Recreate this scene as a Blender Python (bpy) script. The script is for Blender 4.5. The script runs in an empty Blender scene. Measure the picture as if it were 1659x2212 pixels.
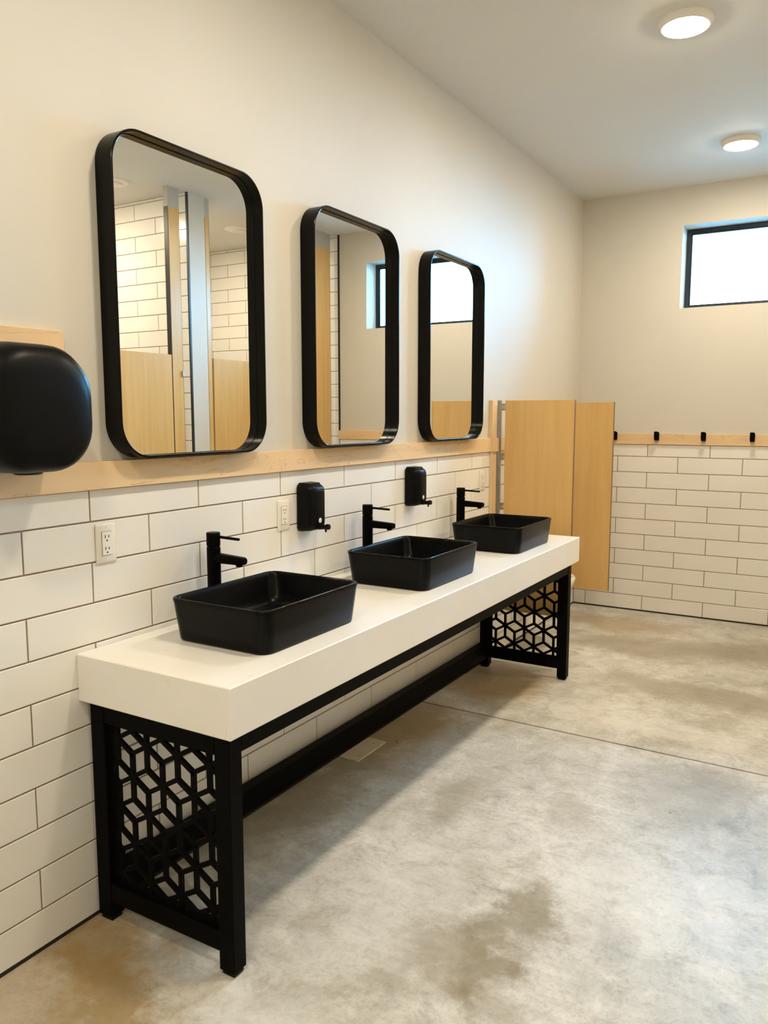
import bpy, math, random
from mathutils import Vector, Matrix

random.seed(7)
scene = bpy.context.scene
COL = scene.collection

# ------------------------------------------------------------------ camera
cam_d = bpy.data.cameras.new('camera')
cam = bpy.data.objects.new('camera', cam_d)
COL.objects.link(cam)
YAW, PITCH = math.radians(30.688), math.radians(6.888)
fw = Vector((-math.sin(YAW) * math.cos(PITCH), math.cos(YAW) * math.cos(PITCH), -math.sin(PITCH)))
rt = Vector((math.cos(YAW), math.sin(YAW), 0))
up = rt.cross(fw)
cam.matrix_world = Matrix((
    (rt.x, up.x, -fw.x, 1.842), (rt.y, up.y, -fw.y, 0.0), (rt.z, up.z, -fw.z, 1.461), (0, 0, 0, 1)))
cam_d.sensor_fit = 'HORIZONTAL'
cam_d.sensor_width = 36.0
cam_d.lens = 36.0 * 1712.63 / 1659.0
cam_d.clip_start = 0.02
scene.camera = cam

# ------------------------------------------------------------------ sky, exposure
SKY_COLOR, SKY_STRENGTH = (0.14, 0.56, 1.0, 1.0), 25.0
LAMP_COLOR, LAMP_STRENGTH = (1.0, 0.865, 0.64, 1.0), 125.0
world = bpy.data.worlds.new('sky')
scene.world = world
world.use_nodes = True
wbg = world.node_tree.nodes['Background']
wbg.inputs['Color'].default_value = SKY_COLOR
wbg.inputs['Strength'].default_value = SKY_STRENGTH
vs = scene.view_settings
vs.view_transform = 'Standard'
vs.look = 'None'
vs.gamma = 1.0
vs.use_curve_mapping = False
vs.exposure = 1.22

# ------------------------------------------------------------------ dimensions (metres)
H, W = 0.1165, 0.4311          # tile pitch, height and width
JOINT = 0.0048
YB = 6.023                     # back wall
ZC = 3.05                      # ceiling
YF = -1.7                      # wall behind the photographer
XR = 2.42                      # line of the stall fronts
XE = 3.95                      # far side of the stalls
TRIM0, TRIM1 = 1.256, 1.334

# ------------------------------------------------------------------ node helpers
def new_mat(name):
    m = bpy.data.materials.new(name)
    m.use_nodes = True
    nt = m.node_tree
    return m, nt, nt.nodes['Principled BSDF']

def N(nt, kind, **kw):
    n = nt.nodes.new(kind)
    for k, v in kw.items():
        if k in n.inputs:
            n.inputs[k].default_value = v
        else:
            setattr(n, k, v)
    return n

def link(nt, a, b):
    nt.links.new(a, b)

def world_pos(nt, scale=(1, 1, 1), loc=(0, 0, 0)):
    g = N(nt, 'ShaderNodeNewGeometry')
    mp = N(nt, 'ShaderNodeMapping')
    mp.inputs['Scale'].default_value = scale
    mp.inputs['Location'].default_value = loc
    link(nt, g.outputs['Position'], mp.inputs['Vector'])
    return mp.outputs['Vector']

def noise(nt, vec, scale, detail=4, rough=0.55, dist=0.0):
    n = N(nt, 'ShaderNodeTexNoise')
    n.inputs['Scale'].default_value = scale
    n.inputs['Detail'].default_value = detail
    n.inputs['Roughness'].default_value = rough
    n.inputs['Distortion'].default_value = dist
    link(nt, vec, n.inputs['Vector'])
    return n

def ramp(nt, fac, stops):
    r = N(nt, 'ShaderNodeValToRGB')
    el = r.color_ramp.elements
    el[0].position, el[0].color = stops[0][0], (*stops[0][1], 1)
    el[1].position, el[1].color = stops[-1][0], (*stops[-1][1], 1)
    for p, c in stops[1:-1]:
        e = el.new(p)
        e.color = (*c, 1)
    link(nt, fac, r.inputs['Fac'])
    return r.outputs['Color']

def mixc(nt, fac, a, b, mode='MIX'):
    m = N(nt, 'ShaderNodeMix', data_type='RGBA', blend_type=mode)
    for sock, v in ((m.inputs[0], fac), (m.inputs[6], a), (m.inputs[7], b)):
        if hasattr(v, 'is_linked'):
            link(nt, v, sock)
        elif isinstance(v, (int, float)):
            sock.default_value = v
        else:
            sock.default_value = (*v, 1)
    return m.outputs[2]

def math_n(nt, op, a, b=0.0, clamp=False):
    m = N(nt, 'ShaderNodeMath', operation=op, use_clamp=clamp)
    for sock, v in ((m.inputs[0], a), (m.inputs[1], b)):
        if hasattr(v, 'is_linked'):
            link(nt, v, sock)
        else:
            sock.default_value = v
    return m.outputs[0]

def bump(nt, bsdf, height, strength=0.2, dist=0.002):
    b = N(nt, 'ShaderNodeBump')
    b.inputs['Strength'].default_value = strength
    b.inputs['Distance'].default_value = dist
    link(nt, height, b.inputs['Height'])
    link(nt, b.outputs['Normal'], bsdf.inputs['Normal'])

def plain(name, col, rough=0.5, metal=0.0, spec=0.5, var=0.06, nscale=9.0, bstr=0.0, bscale=200.0, coat=0.0):
    m, nt, b = new_mat(name)
    v = world_pos(nt)
    n = noise(nt, v, nscale, 3)
    lo = tuple(max(0, c * (1 - var)) for c in col)
    hi = tuple(min(1, c * (1 + var)) for c in col)
    link(nt, ramp(nt, n.outputs['Fac'], [(0.3, lo), (0.7, hi)]), b.inputs['Base Color'])
    b.inputs['Roughness'].default_value = rough
    b.inputs['Metallic'].default_value = metal
    b.inputs['Specular IOR Level'].default_value = spec
    b.inputs['Coat Weight'].default_value = coat
    if bstr:
        bump(nt, b, noise(nt, v, bscale, 2).outputs['Fac'], bstr, 0.001)
    return m

def wood(name, light, mid, dark, axis, grain=18.0, flame=0.5, rough=0.38, veins=0.5):
    """timber whose grain runs along the given world axis (0 x, 1 y, 2 z)"""
    m, nt, b = new_mat(name)
    sc = [grain] * 3
    sc[axis] = grain * 0.055
    v = world_pos(nt, tuple(sc))
    n1 = noise(nt, v, 1.0, 5, 0.6, 0.4)
    sc2 = [3.2] * 3
    sc2[axis] = 1.0
    v2 = world_pos(nt, tuple(sc2), (3.1, 1.7, 0.4))
    n2 = noise(nt, v2, 1.2, 3, 0.5, 0.8)
    c = ramp(nt, n1.outputs['Fac'], [(0.28, mid), (0.62, light)])
    c = mixc(nt, math_n(nt, 'MULTIPLY', n2.outputs['Fac'], flame), c, mid)
    # thin darker mineral streaks, contour lines of a slow noise
    sc3 = [9.0] * 3
    sc3[axis] = 2.2
    n3 = noise(nt, world_pos(nt, tuple(sc3), (0.3, 5.2, 1.1)), 1.0, 4, 0.6, 1.4)
    d = math_n(nt, 'ABSOLUTE', math_n(nt, 'SUBTRACT', n3.outputs['Fac'], 0.56))
    line = math_n(nt, 'SUBTRACT', 1.0, math_n(nt, 'MULTIPLY', d, 70.0), True)
    line = math_n(nt, 'MULTIPLY', line, veins)
    line = math_n(nt, 'MULTIPLY', line, n2.outputs['Fac'])
    c = mixc(nt, line, c, dark)
    link(nt, c, b.inputs['Base Color'])
    b.inputs['Roughness'].default_value = rough
    b.inputs['Specular IOR Level'].default_value = 0.45
    bump(nt, b, n1.outputs['Fac'], 0.06, 0.0006)
    return m

M = {}
M['paint'] = plain('greige_wall_paint', (0.605, 0.575, 0.52), 0.62, var=0.015, nscale=2.5, bstr=0.06, bscale=260)
M['ceiling'] = plain('white_ceiling_paint', (0.72, 0.72, 0.695), 0.75, var=0.012, nscale=2.0, bstr=0.08, bscale=160)
M['tile'] = plain('white_glazed_tile', (0.81, 0.795, 0.765), 0.17, var=0.025, nscale=3.0, bstr=0.10, bscale=14)
M['grout'] = plain('taupe_grout', (0.26, 0.21, 0.16), 0.9, var=0.12, nscale=60)
M['base_gap'] = plain('black_wall_base_gap', (0.012, 0.011, 0.010), 0.7)
M['quartz'] = None
M['black_metal'] = plain('black_powder_coated_steel', (0.0025, 0.0025, 0.0027), 0.45, spec=0.04, var=0.2, nscale=50)
M['black_ceramic'] = plain('matte_black_ceramic', (0.003, 0.0032, 0.0036), 0.27, spec=0.10, var=0.15, nscale=6)
M['black_faucet'] = plain('matte_black_brass', (0.002, 0.002, 0.0022), 0.36, spec=0.04, var=0.1)
M['black_frame'] = plain('black_brushed_frame', (0.003, 0.003, 0.003), 0.24, spec=0.12, var=0.2, nscale=40)
M['black_plastic'] = plain('satin_black_plastic', (0.0025, 0.0027, 0.0032), 0.36, spec=0.12, var=0.1, bstr=0.05, bscale=500)
M['maple_y'] = wood('maple_trim_along_wall', (0.80, 0.60, 0.37), (0.70, 0.485, 0.27), (0.36, 0.19, 0.08), 1, 16, 0.5, 0.35, 0.8)
M['maple_x'] = wood('maple_trim_across_wall', (0.80, 0.60, 0.37), (0.70, 0.485, 0.27), (0.36, 0.19, 0.08), 0, 16, 0.5, 0.35, 0.5)
M['maple_z'] = wood('maple_batten_upright', (0.78, 0.57, 0.33), (0.68, 0.46, 0.24), (0.36, 0.19, 0.08), 2, 16, 0.5, 0.4, 0.3)
M['birch_z'] = wood('honey_birch_panel', (0.70, 0.46, 0.19), (0.60, 0.37, 0.13), (0.42, 0.22, 0.07), 2, 22, 0.6, 0.32, 0.25)
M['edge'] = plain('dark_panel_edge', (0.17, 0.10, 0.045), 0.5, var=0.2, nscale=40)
M['white_plastic'] = plain('ivory_plastic_plate', (0.80, 0.77, 0.70), 0.35, var=0.01)
M['white_insert'] = plain('white_plastic_receptacle', (0.86, 0.85, 0.82), 0.3, var=0.01)
M['slot'] = plain('dark_slot', (0.03, 0.025, 0.02), 0.6)
M['steel'] = plain('brushed_aluminium', (0.55, 0.53, 0.50), 0.35, metal=1.0, var=0.1, nscale=30)
M['chrome'] = plain('polished_chrome', (0.8, 0.8, 0.8), 0.12, metal=1.0, var=0.02)
M['urinal'] = plain('white_vitreous_china', (0.82, 0.82, 0.80), 0.1, var=0.01, coat=0.3)
M['cream_plate'] = plain('cream_painted_plate', (0.62, 0.55, 0.43), 0.45, var=0.05, nscale=20)
M['window_frame'] = plain('dark_window_frame', (0.006, 0.012, 0.02), 0.35, var=0.1)
M['lamp_ring'] = plain('white_lamp_ring', (0.85, 0.82, 0.78), 0.45, var=0.01)
M['sight'] = plain('clear_sight_window', (0.72, 0.73, 0.74), 0.2, var=0.02)
M['black_trim'] = plain('black_edge_trim', (0.012, 0.012, 0.012), 0.4)
M['gravel'] = plain('added_ground_gravel', (0.13, 0.12, 0.105), 0.9, var=0.3, nscale=1.5)
M['gray_header'] = plain('grey_painted_header', (0.47, 0.45, 0.41), 0.6, var=0.02)

def quartz():
    m, nt, b = new_mat('white_quartz')
    v = world_pos(nt)
    n = noise(nt, v, 4.0, 4, 0.55, 0.6)
    c = ramp(nt, n.outputs['Fac'], [(0.3, (0.83, 0.805, 0.765)), (0.7, (0.86, 0.84, 0.805))])
    sp = noise(nt, v, 34.0, 2, 0.5, 0.3)
    mask = ramp(nt, sp.outputs['Fac'], [(0.73, (0, 0, 0)), (0.80, (1, 1, 1))])
    c = mixc(nt, math_n(nt, 'MULTIPLY', mask, 0.35), c, (0.50, 0.46, 0.40))
    link(nt, c, b.inputs['Base Color'])
    b.inputs['Roughness'].default_value = 0.30
    return m
M['quartz'] = quartz()

def concrete():
    m, nt, b = new_mat('polished_concrete')
    g = N(nt, 'ShaderNodeNewGeometry')
    pos = g.outputs['Position']
    n1 = noise(nt, pos, 1.25, 7, 0.62, 0.7)
    c = ramp(nt, n1.outputs['Fac'], [(0.30, (0.44, 0.415, 0.35)), (0.43, (0.56, 0.545, 0.49)), (0.58, (0.67, 0.66, 0.62)), (0.76, (0.74, 0.73, 0.70))])
    n2 = noise(nt, pos, 5.5, 9, 0.68, 0.9)
    c2 = ramp(nt, n2.outputs['Fac'], [(0.34, (0.34, 0.315, 0.265)), (0.62, (0.74, 0.73, 0.705))])
    c = mixc(nt, 0.42, c, c2)
    n3 = noise(nt, pos, 60.0, 8, 0.75, 0.3)
    c3 = ramp(nt, n3.outputs['Fac'], [(0.32, (0.70, 0.68, 0.65)), (0.50, (1, 1, 1)), (0.75, (1.07, 1.07, 1.07))])
    c = mixc(nt, 0.8, c, c3, 'MULTIPLY')
    n4 = noise(nt, pos, 9.0, 12, 0.80, 0.5)
    c = mixc(nt, 0.75, c, ramp(nt, n4.outputs['Fac'], [(0.36, (0.60, 0.575, 0.52)), (0.47, (0.92, 0.915, 0.90)), (0.64, (1.10, 1.10, 1.10))]), 'MULTIPLY')
    # trowel streaks, long and faint
    st = noise(nt, world_pos(nt, (2.0, 26.0, 1.0)), 1.0, 5, 0.6, 1.2)
    c = mixc(nt, 0.35, c, ramp(nt, st.outputs['Fac'], [(0.35, (0.84, 0.83, 0.80)), (0.62, (1.04, 1.04, 1.04))]), 'MULTIPLY')
    # stains, with some painted under-counter shade, each with a ragged outline of its own
    warp = noise(nt, pos, 3.2, 10, 0.74)
    wv = N(nt, 'ShaderNodeVectorMath', operation='SUBTRACT')
    link(nt, warp.outputs['Color'], wv.inputs[0])
    wv.inputs[1].default_value = (0.5, 0.5, 0.5)
    ws = N(nt, 'ShaderNodeVectorMath', operation='SCALE')
    link(nt, wv.outputs[0], ws.inputs[0])
    ws.inputs['Scale'].default_value = 0.75
    wp = N(nt, 'ShaderNodeVectorMath', operation='ADD')
    link(nt, pos, wp.inputs[0])
    link(nt, ws.outputs[0], wp.inputs[1])
    ochre, umber, pale = (0.33, 0.215, 0.07), (0.24, 0.195, 0.115), (0.80, 0.795, 0.78)
    stains = [  # x, y, radius x, radius y, amount, colour
        (0.10, 1.36, 0.26, 0.20, 1.0, ochre), (0.34, 1.22, 0.26, 0.15, 0.85, ochre), (0.0, 1.05, 0.5, 0.3, 0.6, ochre),
        (0.10, 2.30, 0.18, 0.60, 0.8, umber), (0.08, 3.10, 0.20, 0.45, 0.85, ochre), (0.22, 3.95, 0.30, 0.35, 0.9, ochre),  # under the counter: stain plus warm shade painted into the floor colour
        (0.98, 1.83, 0.20, 0.17, 1.0, umber), (1.08, 2.12, 0.12, 0.22, 0.95, umber), (1.12, 1.72, 0.20, 0.10, 0.45, umber), (0.86, 1.60, 0.07, 0.06, 0.4, umber),
        (0.62, 2.62, 0.10, 0.26, 0.45, umber), (0.98, 2.75, 0.12, 0.12, 0.4, umber), (1.35, 3.10, 0.25, 0.30, 0.45, umber), (0.60, 1.75, 0.06, 0.05, 0.5, umber),
        (1.25, 4.35, 0.55, 0.22, 0.7, umber), (0.75, 5.10, 0.55, 0.30, 0.75, umber), (1.5, 5.3, 0.5, 0.25, 0.75, umber), (0.45, 5.6, 0.5, 0.25, 0.7, ochre), (1.35, 3.95, 0.12, 0.14, 0.5, umber), (1.45, 3.30, 0.16, 0.2, 0.5, umber),
        (0.75, 1.95, 0.25, 0.40, 0.35, pale), (1.35, 2.35, 0.30, 0.35, 0.35, pale), (0.85, 3.75, 0.30, 0.25, 0.4, pale), (1.2, 3.75, 0.35, 0.2, 0.35, pale), (0.75, 1.35, 0.30, 0.15, 0.35, pale),
    ]
    for x, y, rx, ry, amt, colr in stains:
        sub = N(nt, 'ShaderNodeVectorMath', operation='SUBTRACT')
        link(nt, wp.outputs[0], sub.inputs[0])
        sub.inputs[1].default_value = (x, y, 0)
        mul = N(nt, 'ShaderNodeVectorMath', operation='MULTIPLY')
        link(nt, sub.outputs[0], mul.inputs[0])
        mul.inputs[1].default_value = (1 / rx, 1 / ry, 0)
        ln = N(nt, 'ShaderNodeVectorMath', operation='LENGTH')
        link(nt, mul.outputs[0], ln.inputs[0])
        mr = N(nt, 'ShaderNodeMapRange', interpolation_type='SMOOTHSTEP')
        mr.inputs['From Min'].default_value = 1.25
        mr.inputs['From Max'].default_value = 0.45
        mr.inputs['To Min'].default_value = 0.0
        mr.inputs['To Max'].default_value = amt
        link(nt, ln.outputs['Value'], mr.inputs['Value'])
        fac = math_n(nt, 'MULTIPLY', mr.outputs['Result'], math_n(nt, 'ADD', math_n(nt, 'MULTIPLY', n4.outputs['Fac'], 1.3), 0.15), True)
        c = mixc(nt, fac, c, colr)
    # sparse dark specks
    vo = N(nt, 'ShaderNodeTexVoronoi')
    vo.inputs['Scale'].default_value = 6.0
    link(nt, pos, vo.inputs['Vector'])
    sep = N(nt, 'ShaderNodeSeparateColor')
    link(nt, vo.outputs['Color'], sep.inputs[0])
    near = math_n(nt, 'LESS_THAN', vo.outputs['Distance'], 0.045)
    few = math_n(nt, 'GREATER_THAN', sep.outputs[0], 0.72)
    c = mixc(nt, math_n(nt, 'MULTIPLY', math_n(nt, 'MULTIPLY', near, few), 0.6), c, (0.12, 0.10, 0.08))
    link(nt, c, b.inputs['Base Color'])
    rr = N(nt, 'ShaderNodeMapRange')
    rr.inputs['To Min'].default_value = 0.34
    rr.inputs['To Max'].default_value = 0.56
    link(nt, n2.outputs['Fac'], rr.inputs['Value'])
    link(nt, rr.outputs['Result'], b.inputs['Roughness'])
    b.inputs['Specular IOR Level'].default_value = 0.5
    bump(nt, b, n3.outputs['Fac'], 0.05, 0.001)
    return m
M['concrete'] = concrete()

def mirror_mat():
    m, nt, b = new_mat('silvered_mirror')
    n = noise(nt, world_pos(nt), 3.0, 2)
    link(nt, ramp(nt, n.outputs['Fac'], [(0.3, (0.90, 0.91, 0.89)), (0.7, (0.91, 0.92, 0.90))]), b.inputs['Base Color'])
    b.inputs['Metallic'].default_value = 1.0
    b.inputs['Roughness'].default_value = 0.0
    return m
M['mirror'] = mirror_mat()

def pane_mat():
    m = bpy.data.materials.new('clear_window_glass')
    m.use_nodes = True
    nt = m.node_tree
    nt.nodes.remove(nt.nodes['Principled BSDF'])
    out = nt.nodes['Material Output']
    t = N(nt, 'ShaderNodeBsdfTransparent')
    t.inputs['Color'].default_value = (0.96, 0.98, 0.98, 1)
    gl = N(nt, 'ShaderNodeBsdfGlossy')
    gl.inputs['Roughness'].default_value = 0.02
    fr = N(nt, 'ShaderNodeFresnel')
    fr.inputs['IOR'].default_value = 1.45
    mx = N(nt, 'ShaderNodeMixShader')
    link(nt, fr.outputs[0], mx.inputs[0])
    link(nt, t.outputs[0], mx.inputs[1])
    link(nt, gl.outputs[0], mx.inputs[2])
    link(nt, mx.outputs[0], out.inputs['Surface'])
    return m
M['pane'] = pane_mat()

def lamp_mat():
    m = bpy.data.materials.new('lit_lamp_diffuser')
    m.use_nodes = True
    nt = m.node_tree
    nt.nodes.remove(nt.nodes['Principled BSDF'])
    e = N(nt, 'ShaderNodeEmission')
    e.inputs['Color'].default_value = LAMP_COLOR
    e.inputs['Strength'].default_value = LAMP_STRENGTH
    link(nt, e.outputs[0], nt.nodes['Material Output'].inputs['Surface'])
    return m
M['lamp'] = lamp_mat()

# ------------------------------------------------------------------ mesh helpers
class MB:
    def __init__(self):
        self.v, self.f = [], []
    def add(self, verts, faces):
        o = len(self.v)
        self.v += [tuple(p) for p in verts]
        self.f += [tuple(i + o for i in f) for f in faces]
        return self
    def box(self, x0, x1, y0, y1, z0, z1, c=0.0):
        """box, with chamfered edges when c > 0"""
        if c <= 0:
            v = [(x, y, z) for z in (z0, z1) for y in (y0, y1) for x in (x0, x1)]
            return self.add(v, [(0, 2, 3, 1), (4, 5, 7, 6), (0, 1, 5, 4), (2, 6, 7, 3), (0, 4, 6, 2), (1, 3, 7, 5)])
        lo, hi = (x0, y0, z0), (x1, y1, z1)
        vid, v = {}, []
        for sx in (0, 1):
            for sy in (0, 1):
                for sz in (0, 1):
                    s = (sx, sy, sz)
                    for ax in range(3):
                        p = []
                        for k in range(3):
                            q = hi[k] if s[k] else lo[k]
                            if k != ax:
                                q += -c if s[k] else c
                            p.append(q)
                        vid[(s, ax)] = len(v)
                        v.append(p)
        f = []
        for ax in range(3):
            a, b = [k for k in range(3) if k != ax]
            for side in (0, 1):
                q = []
                for u, w in ((0, 0), (1, 0), (1, 1), (0, 1)):
                    s = [0, 0, 0]
                    s[ax], s[a], s[b] = side, u, w
                    q.append(vid[(tuple(s), ax)])
                f.append(tuple(q))
            for u in (0, 1):
                for w in (0, 1):
                    s0, s1 = [0, 0, 0], [0, 0, 0]
                    s0[ax], s0[a], s0[b] = 0, u, w
                    s1[ax], s1[a], s1[b] = 1, u, w
                    s0, s1 = tuple(s0), tuple(s1)
                    f.append((vid[(s0, a)], vid[(s1, a)], vid[(s1, b)], vid[(s0, b)]))
        for sx in (0, 1):
            for sy in (0, 1):
                for sz in (0, 1):
                    s = (sx, sy, sz)
                    f.append((vid[(s, 0)], vid[(s, 1)], vid[(s, 2)]))
        return self.add(v, f)
    def loft(self, rings, cap0=True, cap1=True, closed=True):
        n = len(rings[0])
        v = [p for r in rings for p in r]
        f = []
        for i in range(len(rings) - 1):
            for j in range(n if closed else n - 1):
                k = (j + 1) % n
                f.append((i * n + j, i * n + k, (i + 1) * n + k, (i + 1) * n + j))
        if cap0:
            f.append(tuple(range(n - 1, -1, -1)))
        if cap1:
            f.append(tuple((len(rings) - 1) * n + j for j in range(n)))
        return self.add(v, f)
    def tube(self, a, b, r0, r1=None, seg=20, caps=True):
        a, b = Vector(a), Vector(b)
        r1 = r0 if r1 is None else r1
        d = (b - a).normalized()
        t = Vector((0, 0, 1)) if abs(d.z) < 0.9 else Vector((1, 0, 0))
        u = d.cross(t).normalized()
        w = d.cross(u)
        ring = lambda c, r: [tuple(c + u * (r * math.cos(2 * math.pi * i / seg)) + w * (r * math.sin(2 * math.pi * i / seg))) for i in range(seg)]
        return self.loft([ring(a, r0), ring(b, r1)], caps, caps)
    def lathe(self, c, prof, seg=32, axis=2, cap0=True, cap1=True):
        rings = []
        for r, h in prof:
            ring = []
            for i in range(seg):
                t = 2 * math.pi * i / seg
                p = [r * math.cos(t), r * math.sin(t)]
                p.insert(axis, h)
                ring.append((c[0] + p[0], c[1] + p[1], c[2] + p[2]))
            rings.append(ring)
        return self.loft(rings, cap0, cap1)
    def mesh(self, name, mat, smooth=None):
        me = bpy.data.meshes.new(name)
        me.from_pydata(self.v, [], self.f)
        import bmesh
        bm = bmesh.new()
        bm.from_mesh(me)
        bmesh.ops.recalc_face_normals(bm, faces=bm.faces)
        bm.to_mesh(me)
        bm.free()
        if mat:
            me.materials.append(M[mat])
        if smooth:
            for p in me.polygons:
                p.use_smooth = True
            me.set_sharp_from_angle(angle=math.radians(smooth))
        me.update()
        return me
    def build(self, name, mat, parent=None, smooth=None, loc=None):
        o = bpy.data.objects.new(name, self.mesh(name, mat, smooth))
        COL.objects.link(o)
        if parent:
            o.parent = parent
        if loc:
            o.location = loc
        return o

def rrect(cu, cv, hu, hv, r, n=8):
    """rounded rectangle outline in the plane (u, v)"""
    pts = []
    r = min(r, hu, hv)
    for qx, qy, a0 in ((1, 1, 0), (-1, 1, 90), (-1, -1, 180), (1, -1, 270)):
        for i in range(n + 1):
            a = math.radians(a0 + 90 * i / n)
            pts.append((cu + qx * (hu - r) + r * math.cos(a), cv + qy * (hv - r) + r * math.sin(a)))
    return pts

def tag(o, label, cat, group=None):
    o['label'] = label
    o['category'] = cat
    if group:
        o['group'] = group
    return o

def thing(name, label, cat, loc=(0, 0, 0), group=None):
    o = bpy.data.objects.new(name, None)
    o.empty_display_size = 0.05
    COL.objects.link(o)
    o.location = loc
    return tag(o, label, cat, group)

def struct(o, label=None):
    o['kind'] = 'structure'
    if label:
        o['label'] = label
    return o

def dup(root, loc, label):
    r = root.copy()
    COL.objects.link(r)
    r.location = loc
    r['label'] = label
    for ch in list(root.children):
        c = ch.copy()
        COL.objects.link(c)
        c.parent = r
        for g in list(ch.children):
            d = g.copy()
            COL.objects.link(d)
            d.parent = c
    return r

# ------------------------------------------------------------------ room shell
floor = MB()
SEAM_L, SEAM_R = 3.492, 3.410     # the saw cut drifts slightly across the room
def slab(y00, y01, y10, y11):
    x0, x1 = -0.15, XE + 0.15
    v = [(x0, y00, -0.1), (x1, y01, -0.1), (x1, y11, -0.1), (x0, y10, -0.1), (x0, y00, 0), (x1, y01, 0), (x1, y11, 0), (x0, y10, 0)]
    floor.add(v, [(0, 3, 2, 1), (4, 5, 6, 7), (0, 1, 5, 4), (1, 2, 6, 5), (2, 3, 7, 6), (3, 0, 4, 7)])
slab(YF - 0.15, YF - 0.15, SEAM_L - 0.006, SEAM_R - 0.006)
slab(SEAM_L + 0.006, SEAM_R + 0.006, YB + 0.26, YB + 0.26)
floor = struct(floor.build('floor', 'concrete'), 'polished grey concrete floor with brown stains')
sj = MB()
sj.add([(-0.15, SEAM_L - 0.009, -0.012), (XE + .15, SEAM_R - 0.009, -0.012), (XE + .15, SEAM_R + 0.009, -0.012), (-0.15, SEAM_L + 0.009, -0.012)], [(0, 1, 2, 3)])
sj.build('control_joint', 'base_gap', floor)

struct(MB().box(-0.15, XE + 0.15, YF - 0.15, YB + 0.26, ZC, ZC + 0.12).build('ceiling', 'ceiling'))
wall_left = struct(MB().box(-0.15, -0.006, YF - 0.15, YB + 0.006, 0, ZC).build('wall_left', 'paint'), 'greige painted wall with white tile wainscot behind the vanity')
WX0, WX1, WZ0, WZ1 = 0.706, 1.962, 2.222, 2.790
wb = MB()
y0, y1 = YB + 0.006, YB + 0.26
xs, zs = [-0.15, WX0, WX1, XE + 0.15], [0, WZ0, WZ1, ZC]
vid = {}
vv = []
for yy in (y0, y1):
    for i, x in enumerate(xs):
        for k, z in enumerate(zs):
            vid[(yy, i, k)] = len(vv)
            vv.append((x, yy, z))
ff = []
for yy in (y0, y1):
    for i in range(3):
        for k in range(3):
            if (i, k) != (1, 1):
                ff.append((vid[(yy, i, k)], vid[(yy, i + 1, k)], vid[(yy, i + 1, k + 1)], vid[(yy, i, k + 1)]))
for a, b in (((1, 1), (2, 1)), ((2, 1), (2, 2)), ((2, 2), (1, 2)), ((1, 2), (1, 1)),
             ((0, 0), (3, 0)), ((3, 0), (3, 3)), ((3, 3), (0, 3)), ((0, 3), (0, 0))):
    ff.append((vid[(y0, *a)], vid[(y0, *b)], vid[(y1, *b)], vid[(y1, *a)]))
wb.add(vv, ff)
wall_back = struct(wb.build('wall_back', 'paint'), 'greige end wall with a high window above coat hooks and white tile')
struct(MB().box(XR, XE, YF - 0.15, 2.92, 0, ZC).build('wall_right', 'paint'))
struct(MB().box(-0.006, XR, YF - 0.15, YF, 0, ZC).build('wall_front', 'paint'))
struct(MB().box(XE, XE + 0.15, 2.92, YB + 0.006, 0, ZC).build('wall_stall_side', 'paint'))
wall_div = struct(MB().box(XR + 0.004, XE, 4.352, 4.52, 0, ZC).build('wall_stall_divider', 'paint'), 'wall between two toilet stalls, tiled on one side')

MB().box(-30, 34, YB + 0.27, YB + 60, -0.5, -0.3).build('added_ground_outside', 'gravel')['kind'] = 'structure'  # unseen ground, added to keep blue sky light from below off the ceiling

# window in the end wall
win = struct(thing('window_1', 'high dark-framed window in the end wall', 'window', (WX0, YB + 0.11, WZ0)))
def bar_frame(x0, x1, z0, z1, t, ya, yb):
    m = MB()
    m.box(x0, x1, ya, yb, z0, z0 + t).box(x0, x1, ya, yb, z1 - t, z1)
    m.box(x0, x0 + t, ya, yb, z0 + t, z1 - t).box(x1 - t, x1, ya, yb, z0 + t, z1 - t)
    return m
wloc = (-WX0, -(YB + 0.11), -WZ0)
bar_frame(WX0 + 0.001, WX1 - 0.001, WZ0 + 0.001, WZ1 - 0.001, 0.028, YB + 0.160, YB + 0.195).build('window_frame', 'window_frame', win, loc=wloc)
bar_frame(WX0 + 0.029, WX1 - 0.029, WZ0 + 0.029, WZ1 - 0.029, 0.010, YB + 0.172, YB + 0.190).build('glazing_bead', 'window_frame', win, loc=wloc)
MB().box(WX0 + 0.034, WX1 - 0.034, YB + 0.178, YB + 0.184, WZ0 + 0.034, WZ1 - 0.034).build('pane', 'pane', win, loc=wloc)

# ------------------------------------------------------------------ wall tiles, one object each
_tile_cache = {}
def tile_mesh(w, h, plane):
    key = (round(w, 4), round(h, 4), plane)
    if key not in _tile_cache:
        c, d = 0.0012, 0.007
        hw, hh = w / 2, h / 2
        r = lambda a, b, dep: [(-a, -b, dep), (a, -b, dep), (a, b, dep), (-a, b, dep)]
        rings = [r(hw, hh, 0), r(hw, hh, d - c), r(hw - c, hh - c, d)]
        out = []
        for ring in rings:
            q = []
            for u, v, dep in ring:
                q.append((dep, u, v) if plane == 'x' else (u, -dep, v))
            out.append(q)
        _tile_cache[key] = MB().loft(out).mesh('tile', 'tile')
    return _tile_cache[key]

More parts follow.
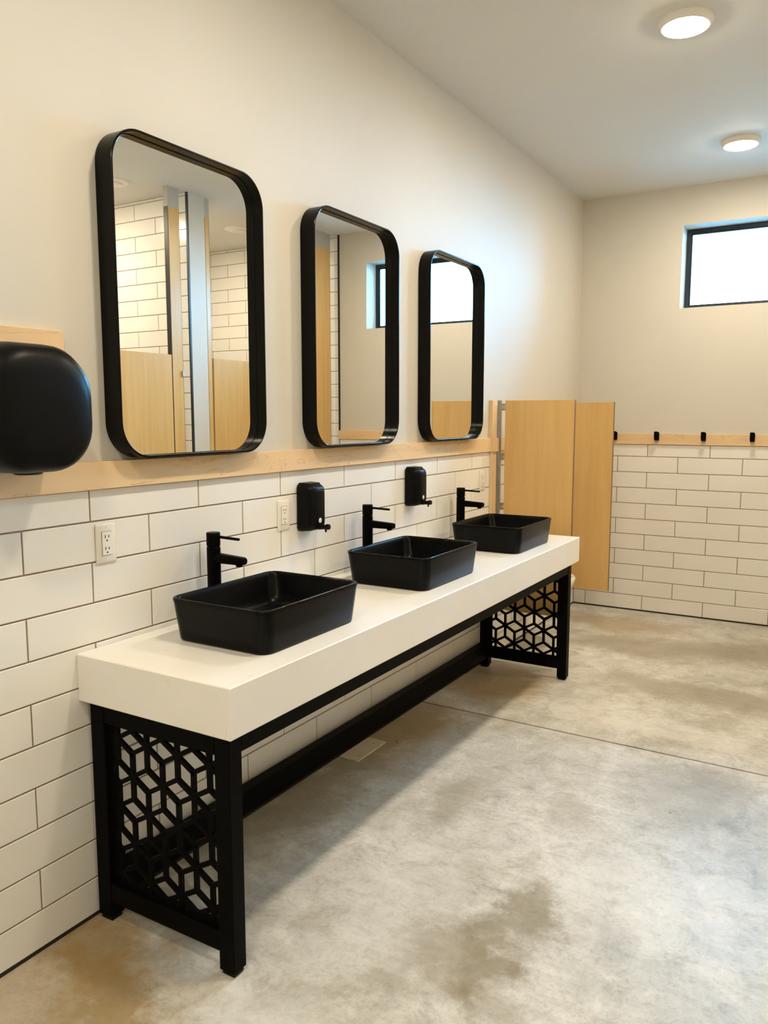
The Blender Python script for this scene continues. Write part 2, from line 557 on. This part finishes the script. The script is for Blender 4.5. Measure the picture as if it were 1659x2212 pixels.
def tile_wall(parent, plane, fixed, u0, u1, z0, z1, phase_even, phase_odd):
    """running-bond tiles on a wall; `fixed` is where the tile backs touch the wall"""
    n = 0
    row = 1
    while (row - 1) * H < z1 - 0.006:
        za, zb = max(z0, (row - 1) * H) + JOINT / 2, min(z1, row * H) - JOINT / 2
        ph = phase_even if row % 2 == 0 else phase_odd
        j = math.floor((u0 - ph) / W)
        while ph + j * W < u1:
            a, b = max(u0, ph + j * W) + JOINT / 2, min(u1, ph + (j + 1) * W) - JOINT / 2
            j += 1
            if b - a < 0.012 or zb - za < 0.006:
                continue
            o = bpy.data.objects.new('tile', tile_mesh(b - a, zb - za, plane))
            COL.objects.link(o)
            o.parent = parent
            uc, zc = (a + b) / 2, (za + zb) / 2
            o.location = (fixed, uc, zc) if plane == 'x' else (uc, fixed, zc)
            t = math.radians(0.10)
            o.rotation_euler = (random.uniform(-t, t) * 0.3, random.uniform(-t, t), random.uniform(-t, t)) if plane == 'x' else (random.uniform(-t, t), 0, random.uniform(-t, t))
            n += 1
        row += 1
    return n

tile_wall(wall_left, 'x', -0.0068, 0.20, YB, 0.008, TRIM0, 1.267, 1.267 + W / 2)
tile_wall(wall_back, 'y', YB + 0.0068, 0.0, 2.245, 0.008, TRIM0, 0.5249 + W / 2, 0.5249)
tile_wall(wall_back, 'y', YB + 0.0068, 2.255, XE, 0.008, ZC, 0.5249 + W / 2, 0.5249)
tile_wall(wall_div, 'y', 4.3515, XR + 0.012, XE, 0.008, ZC, XR + 0.11, XR + 0.11 + W / 2)
MB().box(-0.007, -0.0025, 0.20, YB, 0, TRIM0 + 0.004).build('grout', 'grout', wall_left)
MB().box(0, 2.245, YB + 0.0025, YB + 0.007, 0, TRIM0 + 0.004).box(2.255, XE, YB + 0.0025, YB + 0.007, 0, ZC).build('grout', 'grout', wall_back)
MB().box(XR + 0.012, XE, 4.3475, 4.353, 0, ZC).build('grout', 'grout', wall_div)
MB().box(2.243, 2.257, YB - 0.004, YB + 0.007, TRIM1, ZC).build('edge_trim', 'black_trim', wall_back)
MB().box(XR, XR + 0.013, 4.338, 4.354, 0, ZC).build('edge_trim', 'black_trim', wall_div)

struct(MB().box(-0.0065, 0.0015, 0.20, YB, 0, 0.0085).build('baseboard_left', 'base_gap'))
struct(MB().box(0.0015, 2.25, YB - 0.0015, YB + 0.006, 0, 0.0085).build('baseboard_back', 'base_gap'))

# maple rails over the tile
struct(MB().box(-0.0055, 0.016, 0.20, YB - 0.0135, TRIM0, TRIM1, 0.0012).build('trim_1', 'maple_y'), 'maple rail along the top of the tile under the mirrors')
rail_b = struct(MB().box(-0.005, 2.25, YB - 0.013, YB + 0.0055, TRIM0, TRIM1, 0.0012).build('trim_2', 'maple_x'), 'maple rail across the end wall carrying coat hooks')

# ------------------------------------------------------------------ vanity
CT0, CT1, CTX, CTY0, CTY1 = 0.664, 0.800, 0.563, 1.415, 4.272
tag(MB().box(0.0005, CTX, CTY0, CTY1, CT0, CT1, 0.0025).build('countertop', 'quartz'),
    'long thick white quartz countertop carrying three black sinks', 'countertop')

van = thing('vanity_base', 'black steel vanity frame with cube-pattern lattice ends under the white countertop', 'vanity frame', (0.27, 2.84, 0))
VL = (-0.27, -2.84, 0)
FN0, FN1 = 1.440, 1.490      # near end frame
FF0, FF1 = 4.180, 4.230      # far end frame
BX0, BX1, FX0, FX1 = 0.014, 0.069, 0.482, 0.534
for (ya, yb) in ((FN0, FN1), (FF0, FF1)):
    for (xa, xb) in ((BX0, BX1), (FX0, FX1)):
        leg = MB().box(xa, xb, ya, yb, 0.012, CT0 - 0.0005, 0.003).build('leg', 'black_metal', van, loc=VL)
        MB().box(xa + 0.006, xb - 0.006, ya + 0.006, yb - 0.006, 0.0, 0.013, 0.001).build('foot', 'black_plastic', leg)
    MB().box(BX1, FX0, ya + 0.002, yb - 0.002, 0.604, CT0 - 0.001, 0.002).build('top_rail', 'black_metal', van, loc=VL)
    MB().box(BX1, FX0, ya + 0.002, yb - 0.002, 0.062, 0.118, 0.002).build('bottom_rail', 'black_metal', van, loc=VL)
MB().box(FX0 + 0.002, FX1 - 0.002, FN1, FF0, 0.604, CT0 - 0.001, 0.002).build('apron_rail', 'black_metal', van, loc=VL)
MB().box(BX0 + 0.002, BX1 - 0.002, FN1, FF0, 0.604, CT0 - 0.001, 0.002).build('rear_rail', 'black_metal', van, loc=VL)
MB().box(BX0 + 0.004, BX1 - 0.004, FN1, FF0, 0.060, 0.147, 0.002).build('stretcher', 'black_metal', van, loc=VL)

def lattice(yc, zoff, xoff):
    """laser-cut sheet: rhombille (tumbling block) bars clipped to the frame opening"""
    a = 0.1155
    e = a / math.sqrt(3)
    dz = a * math.sqrt(3) / 2
    xa, xb, za, zb = BX1 + 0.012, FX0 - 0.008, 0.116, 0.606
    m = MB()
    hw = 0.0066
    def clip(p, q):
        t0, t1 = 0.0, 1.0
        d = (q[0] - p[0], q[1] - p[1])
        for pp, dd, lo, hi in ((p[0], d[0], xa, xb), (p[1], d[1], za, zb)):
            if abs(dd) < 1e-9:
                if pp < lo or pp > hi:
                    return None
            else:
                s, t = (lo - pp) / dd, (hi - pp) / dd
                if s > t:
                    s, t = t, s
                t0, t1 = max(t0, s), min(t1, t)
        if t1 - t0 < 0.02:
            return None
        return (p[0] + d[0] * t0, p[1] + d[1] * t0), (p[0] + d[0] * t1, p[1] + d[1] * t1)
    idx = 0
    for r in range(-4, 8):
        for k in range(-4, 8):
            cx = xoff + k * a + (a / 2 if r % 2 else 0)
            cz = zoff + r * dz
            for i in range(6):
                t = math.radians(30 + 60 * i)
                s = clip((cx, cz), (cx + e * math.cos(t), cz + e * math.sin(t)))
                if not s:
                    continue
                (px, pz), (qx, qz) = s
                L = math.hypot(qx - px, qz - pz)
                ux, uz = (qx - px) / L, (qz - pz) / L
                ext = 0.003
                px, pz, qx, qz = px - ux * ext, pz - uz * ext, qx + ux * ext, qz + uz * ext
                nx, nz = -uz * hw, ux * hw
                th = 0.0050 + 0.00006 * (idx % 7)
                idx += 1
                ring = lambda y: [(px + nx, y, pz + nz), (qx + nx, y, qz + nz), (qx - nx, y, qz - nz), (px - nx, y, pz - nz)]
                m.loft([ring(yc - th), ring(yc + th)])
    # border of the sheet
    m.box(BX1, xa + 0.002, yc - 0.0056, yc + 0.0056, za, zb).box(xb - 0.002, FX0, yc - 0.0056, yc + 0.0056, za, zb)
    m.box(xa, xb, yc - 0.0055, yc + 0.0055, zb - 0.012, zb).box(xa, xb, yc - 0.0055, yc + 0.0055, za, za + 0.012)
    return m
lattice(FN0 + 0.022, 0.459, 0.158).build('lattice_panel', 'black_metal', van, loc=VL)
lattice(FF0 + 0.022, 0.362, 0.221).build('lattice_panel', 'black_metal', van, loc=VL)

# ------------------------------------------------------------------ sinks
def make_sink(loc, label):
    t = thing('vessel_sink', label, 'sink', loc, 'black vessel sinks on the countertop')
    def ring(hx, hy, r, z):
        return [(x, y, z) for x, y in rrect(0, 0, hx, hy, r, 8)]
    HX, HY = 0.186, 0.246
    R = [ring(HX - 0.020, HY - 0.020, 0.036, 0.0), ring(HX - 0.015, HY - 0.015, 0.040, 0.0025), ring(HX - 0.0125, HY - 0.0125, 0.042, 0.008),
         ring(HX - 0.007, HY - 0.007, 0.042, 0.060), ring(HX - 0.002, HY - 0.002, 0.040, 0.114),
         ring(HX, HY, 0.040, 0.124), ring(HX - 0.001, HY - 0.001, 0.040, 0.1285), ring(HX - 0.004, HY - 0.004, 0.038, 0.130),
         ring(HX - 0.008, HY - 0.008, 0.036, 0.1295), ring(HX - 0.0115, HY - 0.0115, 0.034, 0.126), ring(HX - 0.014, HY - 0.014, 0.034, 0.115),
         ring(HX - 0.026, HY - 0.026, 0.040, 0.055), ring(HX - 0.032, HY - 0.032, 0.042, 0.036), ring(HX - 0.044, HY - 0.044, 0.046, 0.024),
         ring(HX - 0.075, HY - 0.075, 0.050, 0.019), ring(0.03, 0.03, 0.03, 0.016)]
    MB().loft(R).build('basin', 'black_ceramic', t, 50)
    MB().lathe((0, 0, 0.0160), [(0.024, 0), (0.026, 0.003), (0.020, 0.005), (0.006, 0.0055)], 24).build('drain', 'black_faucet', t, 40)
    return t

SINKS = [1.893, 2.838, 3.790]
SX = 0.304
s0 = make_sink((SX, SINKS[0], CT1), 'black rectangular vessel sink nearest the near end of the white countertop')
dup(s0, (SX, SINKS[1], CT1), 'black rectangular vessel sink in the middle of the countertop row')
dup(s0, (SX, SINKS[2], CT1), 'black rectangular vessel sink at the far end, next to the wooden screens')

def make_faucet(loc, label):
    t = thing('faucet', label, 'faucet', loc, 'tall black faucets behind the sinks')
    MB().lathe((0, 0, 0), [(0.026, 0), (0.026, 0.004), (0.0225, 0.006), (0.0225, 0.236), (0.0205, 0.238), (0.0205, 0.242)], 32).build('body', 'black_faucet', t, 40)
    cap = MB().lathe((0, 0, 0), [(0.0205, 0.241), (0.0225, 0.243), (0.0225, 0.283), (0.0212, 0.2855), (0.012, 0.286)], 32).build('handle', 'black_faucet', t, 40)
    MB().loft([[(0.018, y, z) for y, z in rrect(0, 0.2725, 0.0058, 0.0045, 0.0035, 4)], [(0.108, y, z) for y, z in rrect(0, 0.270, 0.0058, 0.0042, 0.0035, 4)]]).build('lever', 'black_faucet', cap, 40)
    MB().loft([[(0.012, y, z) for y, z in rrect(0, 0.2025, 0.0165, 0.0165, 0.010, 6)], [(0.124, y, z) for y, z in rrect(0, 0.2005, 0.0165, 0.0125, 0.009, 6)],
               [(0.130, y, z) for y, z in rrect(0, 0.2005, 0.0140, 0.0100, 0.008, 6)]]).build('spout', 'black_faucet', t, 40)
    MB().lathe((0.108, 0, 0.1825), [(0.010, 0), (0.011, 0.001), (0.011, 0.008)], 20).build('aerator', 'black_faucet', t, 40)
    return t
FX = 0.058
f0 = make_faucet((FX, 1.915, CT1), 'tall black faucet behind the nearest sink')
dup(f0, (FX, 2.868, CT1), 'tall black faucet behind the middle sink')
dup(f0, (FX, 3.803, CT1), 'tall black faucet behind the far sink beside the wooden screens')

# ------------------------------------------------------------------ mirrors
def make_mirror(y0, label):
    cy, cz, hy, hz = y0 + 0.322, 1.7985, 0.322, 0.4595
    t = thing('wall_mirror', label, 'mirror', (0, cy, cz), 'black framed mirrors over the sinks')
    def ring(o, x):
        return [(x, a, b) for a, b in rrect(0, 0, hy - o, hz - o, 0.105 - o, 12)]
    prof = [(0.0, -0.005), (0.0, 0.0585), (0.0015, 0.060), (0.0055, 0.060), (0.007, 0.0585), (0.007, 0.019), (0.012, 0.019), (0.012, -0.005)]
    rings = [ring(o, x) for o, x in prof]
    m = MB().loft(rings + [rings[0]], False, False)
    m.build('frame', 'black_frame', t, 35)
    MB().loft([ring(0.0072, 0.0192), ring(0.0072, 0.0232), ring(0.0090, 0.0242)]).build('glass', 'mirror', t)
    return t
make_mirror(1.554, 'large rounded black framed mirror above the nearest sink, reflecting tiled stalls')
make_mirror(2.494, 'middle rounded black framed mirror reflecting a window edge and maple rail')
make_mirror(3.436, 'farthest rounded black framed mirror, filled with the bright window reflection')

# ------------------------------------------------------------------ soap dispensers
def make_dispenser(loc, label):
    t = thing('soap_dispenser', label, 'soap dispenser', loc, 'black soap dispensers on the tile')
    hy, hz = 0.052, 0.093
    def ring(o, x, r):
        return [(x, a, b) for a, b in rrect(0, 0, hy - o, hz - o, r, 8)]
    MB().loft([ring(0.004, 0.0, 0.014), ring(0.0, 0.004, 0.016), ring(0.0, 0.018, 0.016), ring(0.003, 0.050, 0.020), ring(0.009, 0.066, 0.022), ring(0.018, 0.073, 0.022), ring(0.034, 0.0755, 0.016)]).build('housing', 'black_plastic', t, 50)
    lid = MB()
    lid.loft([[(0.006, a, b) for a, b in rrect(0, 0.0915, 0.044, 0.0045, 0.004, 4)], [(0.050, a, b) for a, b in rrect(0, 0.0895, 0.036, 0.0045, 0.004, 4)]]).build('lid', 'black_plastic', t, 40)
    MB().lathe((0.0710, 0.0, -0.050), [(0.0100, 0.0), (0.0100, 0.0045), (0.007, 0.0058)], 20, axis=0).build('sight_window', 'sight', t, 40)
    pump = MB().tube((0.066, 0, -0.0765), (0.108, 0, -0.0735), 0.0105, 0.0085).build('pump', 'black_plastic', t, 40)
    MB().tube((0.106, 0, -0.0735), (0.117, 0, -0.0725), 0.0115, 0.0105).build('push_button', 'black_plastic', pump, 40)
    MB().tube((0.101, 0, -0.079), (0.101, 0, -0.094), 0.0045, 0.0035).build('nozzle', 'black_plastic', pump, 40)
    return t
d0 = make_dispenser((0.0008, 2.492, 1.1105), 'black soap dispenser between the nearest and middle sinks, beside an outlet')
dup(d0, (0.0008, 3.346, 1.1255), 'black soap dispenser between the middle and far sinks')

# ------------------------------------------------------------------ outlets
def make_outlet(loc, label):
    t = thing('wall_outlet', label, 'outlet', loc, 'ivory outlets on the tile')
    MB().loft([[(0.0, a, b) for a, b in rrect(0, 0, 0.035, 0.057, 0.003, 3)], [(0.0035, a, b) for a, b in rrect(0, 0, 0.035, 0.057, 0.003, 3)], [(0.006, a, b) for a, b in rrect(0, 0, 0.031, 0.053, 0.003, 3)]]).build('cover_plate', 'white_plastic', t, 30)
    rc = MB().box(0.0055, 0.0085, -0.0165, 0.0165, -0.0335, 0.0335, 0.0006).build('receptacle', 'white_insert', t)
    rim = MB()
    rim.box(0.0055, 0.0064, -0.0178, -0.0166, -0.0348, 0.0348).box(0.0055, 0.0064, 0.0166, 0.0178, -0.0348, 0.0348)
    rim.box(0.0055, 0.0064, -0.0166, 0.0166, -0.0348, -0.0336).box(0.0055, 0.0064, -0.0166, 0.0166, 0.0336, 0.0348)
    rim.build('seam', 'grout', t)
    for zc in (0.017, -0.0175):
        for yy, hh in ((-0.0062, 0.0046), (0.0062, 0.0038)):
            MB().box(0.0080, 0.0089, yy - 0.0013, yy + 0.0013, zc + 0.003 - hh, zc + 0.003 + hh).build('slot', 'slot', rc)
        MB().lathe((0.008, 0, zc - 0.0085), [(0.0026, 0), (0.0026, 0.0009)], 10, axis=0).build('slot', 'slot', rc)
    for zc in (0.047, -0.047):
        MB().lathe((0.0055, 0, zc), [(0.003, 0), (0.003, 0.0008), (0.002, 0.0012)], 12, axis=0).build('screw', 'white_plastic', t)
    return t
o0 = make_outlet((0.0008, 1.530, 1.0985), 'ivory double outlet on the tile left of the nearest faucet')
dup(o0, (0.0008, 2.356, 1.091), 'ivory double outlet on the tile just left of the first soap dispenser')
dup(o0, (0.0008, 4.205, 1.094), 'ivory double outlet on the tile behind the far faucet, near the wooden batten')

# ------------------------------------------------------------------ hand dryer on its board
tag(MB().box(-0.0055, 0.0150, 1.02, 1.412, TRIM1 + 0.0005, 1.684, 0.0012).build('dryer_backboard', 'maple_y'), 'maple backing board behind the black hand dryer, standing on the maple rail', 'board')
dr = thing('hand_dryer', 'matte black rounded hand dryer on the maple board at the left edge', 'hand dryer', (0.0155, 1.215, 1.480))
def dring(hy, hz, x, zc=0.0, r=0.075, top=1.0):
    return [(x, a, b + zc) for a, b in rrect(0, 0, hy, hz, r, 10)]
MB().loft([dring(0.128, 0.128, 0.0, 0, 0.106), dring(0.146, 0.150, 0.006, 0, 0.098), dring(0.150, 0.1545, 0.030, 0, 0.104), dring(0.150, 0.155, 0.062, 0, 0.106)]).build('back_shell', 'black_plastic', dr, 60)
MB().loft([dring(0.147, 0.150, 0.060, 0, 0.104), dring(0.1515, 0.1545, 0.064, 0, 0.106), dring(0.1510, 0.1545, 0.110, 0.000, 0.108), dring(0.1480, 0.1515, 0.145, -0.002, 0.110), dring(0.1410, 0.144, 0.166, -0.005, 0.110),
           dring(0.1300, 0.130, 0.178, -0.012, 0.104), dring(0.1120, 0.106, 0.186, -0.024, 0.085), dring(0.070, 0.060, 0.190, -0.034, 0.058)]).build('cover', 'black_plastic', dr, 60)
MB().lathe((0.098, 0, -0.160), [(0.030, 0), (0.034, 0.003), (0.036, 0.025)], 24).build('air_nozzle', 'black_plastic', dr, 40)

# ------------------------------------------------------------------ coat hooks on the end wall
def make_hook(loc, label):
    t = thing('coat_hook', label, 'hook', loc, 'black coat hooks on the end wall rail')
    MB().loft([[(a, 0.0, b) for a, b in rrect(0, 0, 0.0145, 0.030, 0.005, 4)], [(a, -0.004, b) for a, b in rrect(0, 0, 0.0145, 0.030, 0.005, 4)]]).build('mount', 'black_metal', t, 40)
    path = [(-0.003, -0.024), (-0.020, -0.026), (-0.034, -0.020), (-0.042, -0.004), (-0.044, 0.016), (-0.0435, 0.036)]
    rings = []
    for i, (y, z) in enumerate(path):
        p0, p1 = path[max(0, i - 1)], path[min(len(path) - 1, i + 1)]
        d = Vector((0, p1[0] - p0[0], p1[1] - p0[1])).normalized()
        nrm = Vector((1, 0, 0)).cross(d)
        hw = 0.0142
        rings.append([tuple(Vector((a, y, z)) + nrm * b) for a, b in rrect(0, 0, hw, 0.0035, 0.003, 3)])
    MB().loft(rings).build('arm', 'black_metal', t, 50)
    return t
HY = YB - 0.0135
h0 = make_hook((0.290, HY, 1.315), 'black coat hook half hidden behind the far wooden screen')
for x, lb in ((0.592, 'second black coat hook from the wooden screens, on the end wall rail'), (0.912, 'third black coat hook from the wooden screens, under the window'),
              (1.228, 'black coat hook nearest the right edge of the picture')):
    dup(h0, (x, HY, 1.315), lb)

# ------------------------------------------------------------------ wooden urinal screens
def make_screen(y, label, first):
    t = thing('urinal_screen', label, 'screen', (0, y, 0), 'wooden urinal screens on the mirror wall')
    xa, xb, z0, z1, th = 0.058, 0.474, 0.298, 1.553, 0.019
    MB().box(xa, xb - 0.0015, 0, th, z0, z1, 0.001).build('panel', 'birch_z', t)
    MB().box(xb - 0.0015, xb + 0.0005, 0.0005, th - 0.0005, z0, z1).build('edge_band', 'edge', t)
    MB().box(0.0005, 0.018, -0.090, -0.026, CT1 + 0.006 if first else z0, TRIM0 - 0.0005, 0.001).box(0.0165, 0.030, -0.090, -0.026, TRIM0 - 0.0005, TRIM1, 0.0005).box(-0.0055, 0.018, -0.090, -0.026, TRIM1 + 0.0005, z1, 0.001).build('wall_batten', 'maple_z', t)
    ch = MB().box(0.019, 0.034, 0.002, 0.006, z0, z1).box(0.0165, 0.0195, -0.018, 0.034, z0, TRIM0).box(0.0165, 0.0195, -0.018, 0.034, TRIM1, z1).build('wall_channel', 'steel', t)
    for zc in (1.515, 1.222, 0.925, 0.45):
        br = MB().box(0.032, 0.082, 0.0195, 0.0225, zc - 0.020, zc + 0.020, 0.0005).box(0.030, 0.034, 0.004, 0.0225, zc - 0.020, zc + 0.020).box(0.032, 0.0585, 0.002, 0.005, zc - 0.012, zc + 0.012).build('bracket', 'steel', t)
        MB().lathe((0.050, 0.0, zc), [(0.004, 0.0025), (0.004, -0.0005), (0.0025, -0.0015)], 10, axis=1).build('screw', 'steel', br)
    return t
make_screen(4.402, 'honey wood urinal screen right behind the countertop end, nearer of the two', True)
make_screen(5.240, 'honey wood urinal screen farther back, toward the coat hooks', False)

# ------------------------------------------------------------------ urinal between the screens
ur = thing('urinal', 'white urinal mostly hidden between the two wooden screens', 'urinal', (0.002, 4.86, 0))
def u_ring(z, xf, hw, xb=0.0):
    pts = []
    n = 14
    for i in range(n + 1):
        a = math.pi * i / n
        pts.append((xb + (xf - xb) * (0.35 + 0.65 * math.sin(a)) if 0 < i < n else xb + (xf - xb) * 0.35, hw * math.cos(a), z))
    return [(xb, hw, z)] + pts + [(xb, -hw, z)]
MB().loft([u_ring(0.355, 0.20, 0.12), u_ring(0.365, 0.30, 0.155), u_ring(0.385, 0.345, 0.17), u_ring(0.435, 0.362, 0.175), u_ring(0.447, 0.355, 0.172),
           u_ring(0.447, 0.325, 0.150, 0.06), u_ring(0.40, 0.26, 0.12, 0.07)]).build('bowl', 'urinal', ur, 50)
MB().loft([[(0.0, a, b) for a, b in rrect(0, 0.72, 0.175, 0.30, 0.07, 8)], [(0.075, a, b) for a, b in rrect(0, 0.72, 0.172, 0.297, 0.07, 8)], [(0.11, a, b) for a, b in rrect(0, 0.72, 0.150, 0.275, 0.07, 8)],
           [(0.11, a, b) for a, b in rrect(0, 0.72, 0.125, 0.25, 0.07, 8)], [(0.075, a, b) for a, b in rrect(0, 0.72, 0.105, 0.23, 0.07, 8)]]).build('back_panel', 'urinal', ur, 50)
MB().tube((0.05, 0, 1.02), (0.05, 0, 1.13), 0.012).tube((0.0, 0, 1.12), (0.075, 0, 1.12), 0.020).build('flush_valve', 'chrome', ur, 40)

# ------------------------------------------------------------------ floor access plate and bolt
ap = thing('floor_access_plate', 'cream metal access plate on the floor under the vanity', 'access plate', (0.055, 2.832, 0))
MB().loft([[(a, b, 0.0002) for a, b in rrect(0, 0, 0.048, 0.120, 0.010, 5)], [(a, b, 0.004) for a, b in rrect(0, 0, 0.048, 0.120, 0.010, 5)], [(a, b, 0.005) for a, b in rrect(0, 0, 0.047, 0.119, 0.009, 5)]]).build('plate', 'cream_plate', ap, 40)
for yy in (-0.072, 0.072):
    MB().lathe((0.022 if yy < 0 else 0.012, yy, 0.0048), [(0.0055, 0), (0.005, 0.0015), (0.002, 0.002)], 12).build('screw', 'steel', ap)
tag(MB().lathe((0.146, 2.980, 0.0), [(0.008, 0), (0.008, 0.004), (0.005, 0.006), (0.005, 0.010), (0.002, 0.011)], 14).build('floor_bolt', 'steel', None, 40), 'small steel bolt in the floor beside the access plate', 'bolt')

# ------------------------------------------------------------------ ceiling lamps
def make_lamp(loc, label):
    t = thing('ceiling_lamp', label, 'ceiling lamp', loc, 'round surface lamps along the ceiling')
    MB().lathe((0, 0, 0), [(0.108, 0.0), (0.108, -0.006), (0.100, -0.022), (0.094, -0.027), (0.090, -0.027), (0.090, -0.010)], 40, cap1=True).build('ring', 'lamp_ring', t, 40)
    MB().lathe((0, 0, 0), [(0.0895, -0.012), (0.0895, -0.0285), (0.080, -0.032), (0.060, -0.034)], 32).build('diffuser', 'lamp', t, 40)
    return t
LX = 1.145
l0 = make_lamp((LX, 3.565, ZC), 'round lit ceiling lamp nearer the camera, at the top of the picture')
dup(l0, (LX + 0.015, 5.215, ZC), 'round lit ceiling lamp farther away, above the window wall')
dup(l0, (LX, 1.915, ZC), 'round lit ceiling lamp above the nearest sink, outside the picture')
dup(l0, (LX, 0.265, ZC), 'round lit ceiling lamp over the photographer, outside the picture')
dup(l0, (LX, -1.20, ZC), 'round lit ceiling lamp behind the photographer, outside the picture')

dup(l0, (3.22, 3.60, ZC), 'round lit ceiling lamp inside the near stall, outside the picture')
dup(l0, (3.22, 5.02, ZC), 'round lit ceiling lamp inside the far stall, outside the picture')

# ------------------------------------------------------------------ toilet stalls seen in the mirrors
def stall_door(y0, y1, label):
    t = thing('stall_door', label, 'stall door', (XR, y0, 0), 'wooden stall doors across from the vanity')
    MB().box(0.002, 0.024, 0, y1 - y0, 0.20, 1.895, 0.001).build('panel', 'birch_z', t)
    lt = MB().box(-0.010, 0.003, (y1 - y0) - 0.075, (y1 - y0) - 0.025, 1.02, 1.06, 0.001).build('latch', 'steel', t)
    MB().tube((-0.024, (y1 - y0) - 0.05, 1.04), (-0.008, (y1 - y0) - 0.05, 1.04), 0.009).build('knob', 'chrome', lt, 40)
    return t
stall_door(3.10, 4.150, 'low honey wood stall door seen at lower left in the nearest mirror')
stall_door(4.580, 5.240, 'low honey wood stall door seen at lower right in the nearest mirror')

def stall_post(x, y0, y1, ztop, label, d=0.045):
    t = thing('stall_post', label, 'stall post', (x, y0, 0), 'full-height wooden stall posts')
    MB().box(0.002, d, 0.004, y1 - y0 - 0.004, 0.0, ztop, 0.001).build('panel', 'birch_z', t)
    MB().box(0.004, d - 0.002, 0, 0.0045, 0.0, ztop).box(0.004, d - 0.002, y1 - y0 - 0.0045, y1 - y0, 0.0, ztop).build('edge_strip', 'black_trim', t)
    MB().box(0.002, d, 0.0, y1 - y0, ztop, ZC).build('header_block', 'gray_header', t)
    return t
p0 = stall_post(XR + 0.005, 4.160, 4.268, 2.915, 'narrow full-height wood post left of the black line in the nearest mirror')
MB().box(-0.012, 0.003, 0.085, 0.104, 1.745, 1.785, 0.001).build('latch', 'steel', p0)
stall_post(XR + 0.005, 4.524, 4.572, 2.915, 'slim full-height wood post beside the pale wall end in the nearest mirror')
stall_post(2.300, 5.250, 5.968, 2.915, 'wide full-height wood panel at the left of the middle mirror')
struct(MB().box(XR + 0.004, XE, 2.92, 3.09, 0, ZC).build('wall_stall_near', 'paint'))

def ceil_vent(loc, label):
    t = thing('ceiling_vent', label, 'vent', loc, 'round ceiling vents over the stalls')
    MB().lathe((0, 0, 0), [(0.115, 0), (0.115, -0.006), (0.105, -0.012), (0.070, -0.014)], 32).build('flange', 'lamp_ring', t, 40)
    MB().lathe((0, 0, 0), [(0.066, -0.012), (0.066, -0.022), (0.050, -0.028), (0.01, -0.030)], 32).build('disc', 'lamp_ring', t, 40)
    return t
v0 = ceil_vent((2.86, 5.40, ZC), 'round white ceiling vent seen at upper right in the nearest mirror')
dup(v0, (2.68, 3.90, ZC), 'round white ceiling vent at the left edge of the nearest mirror')
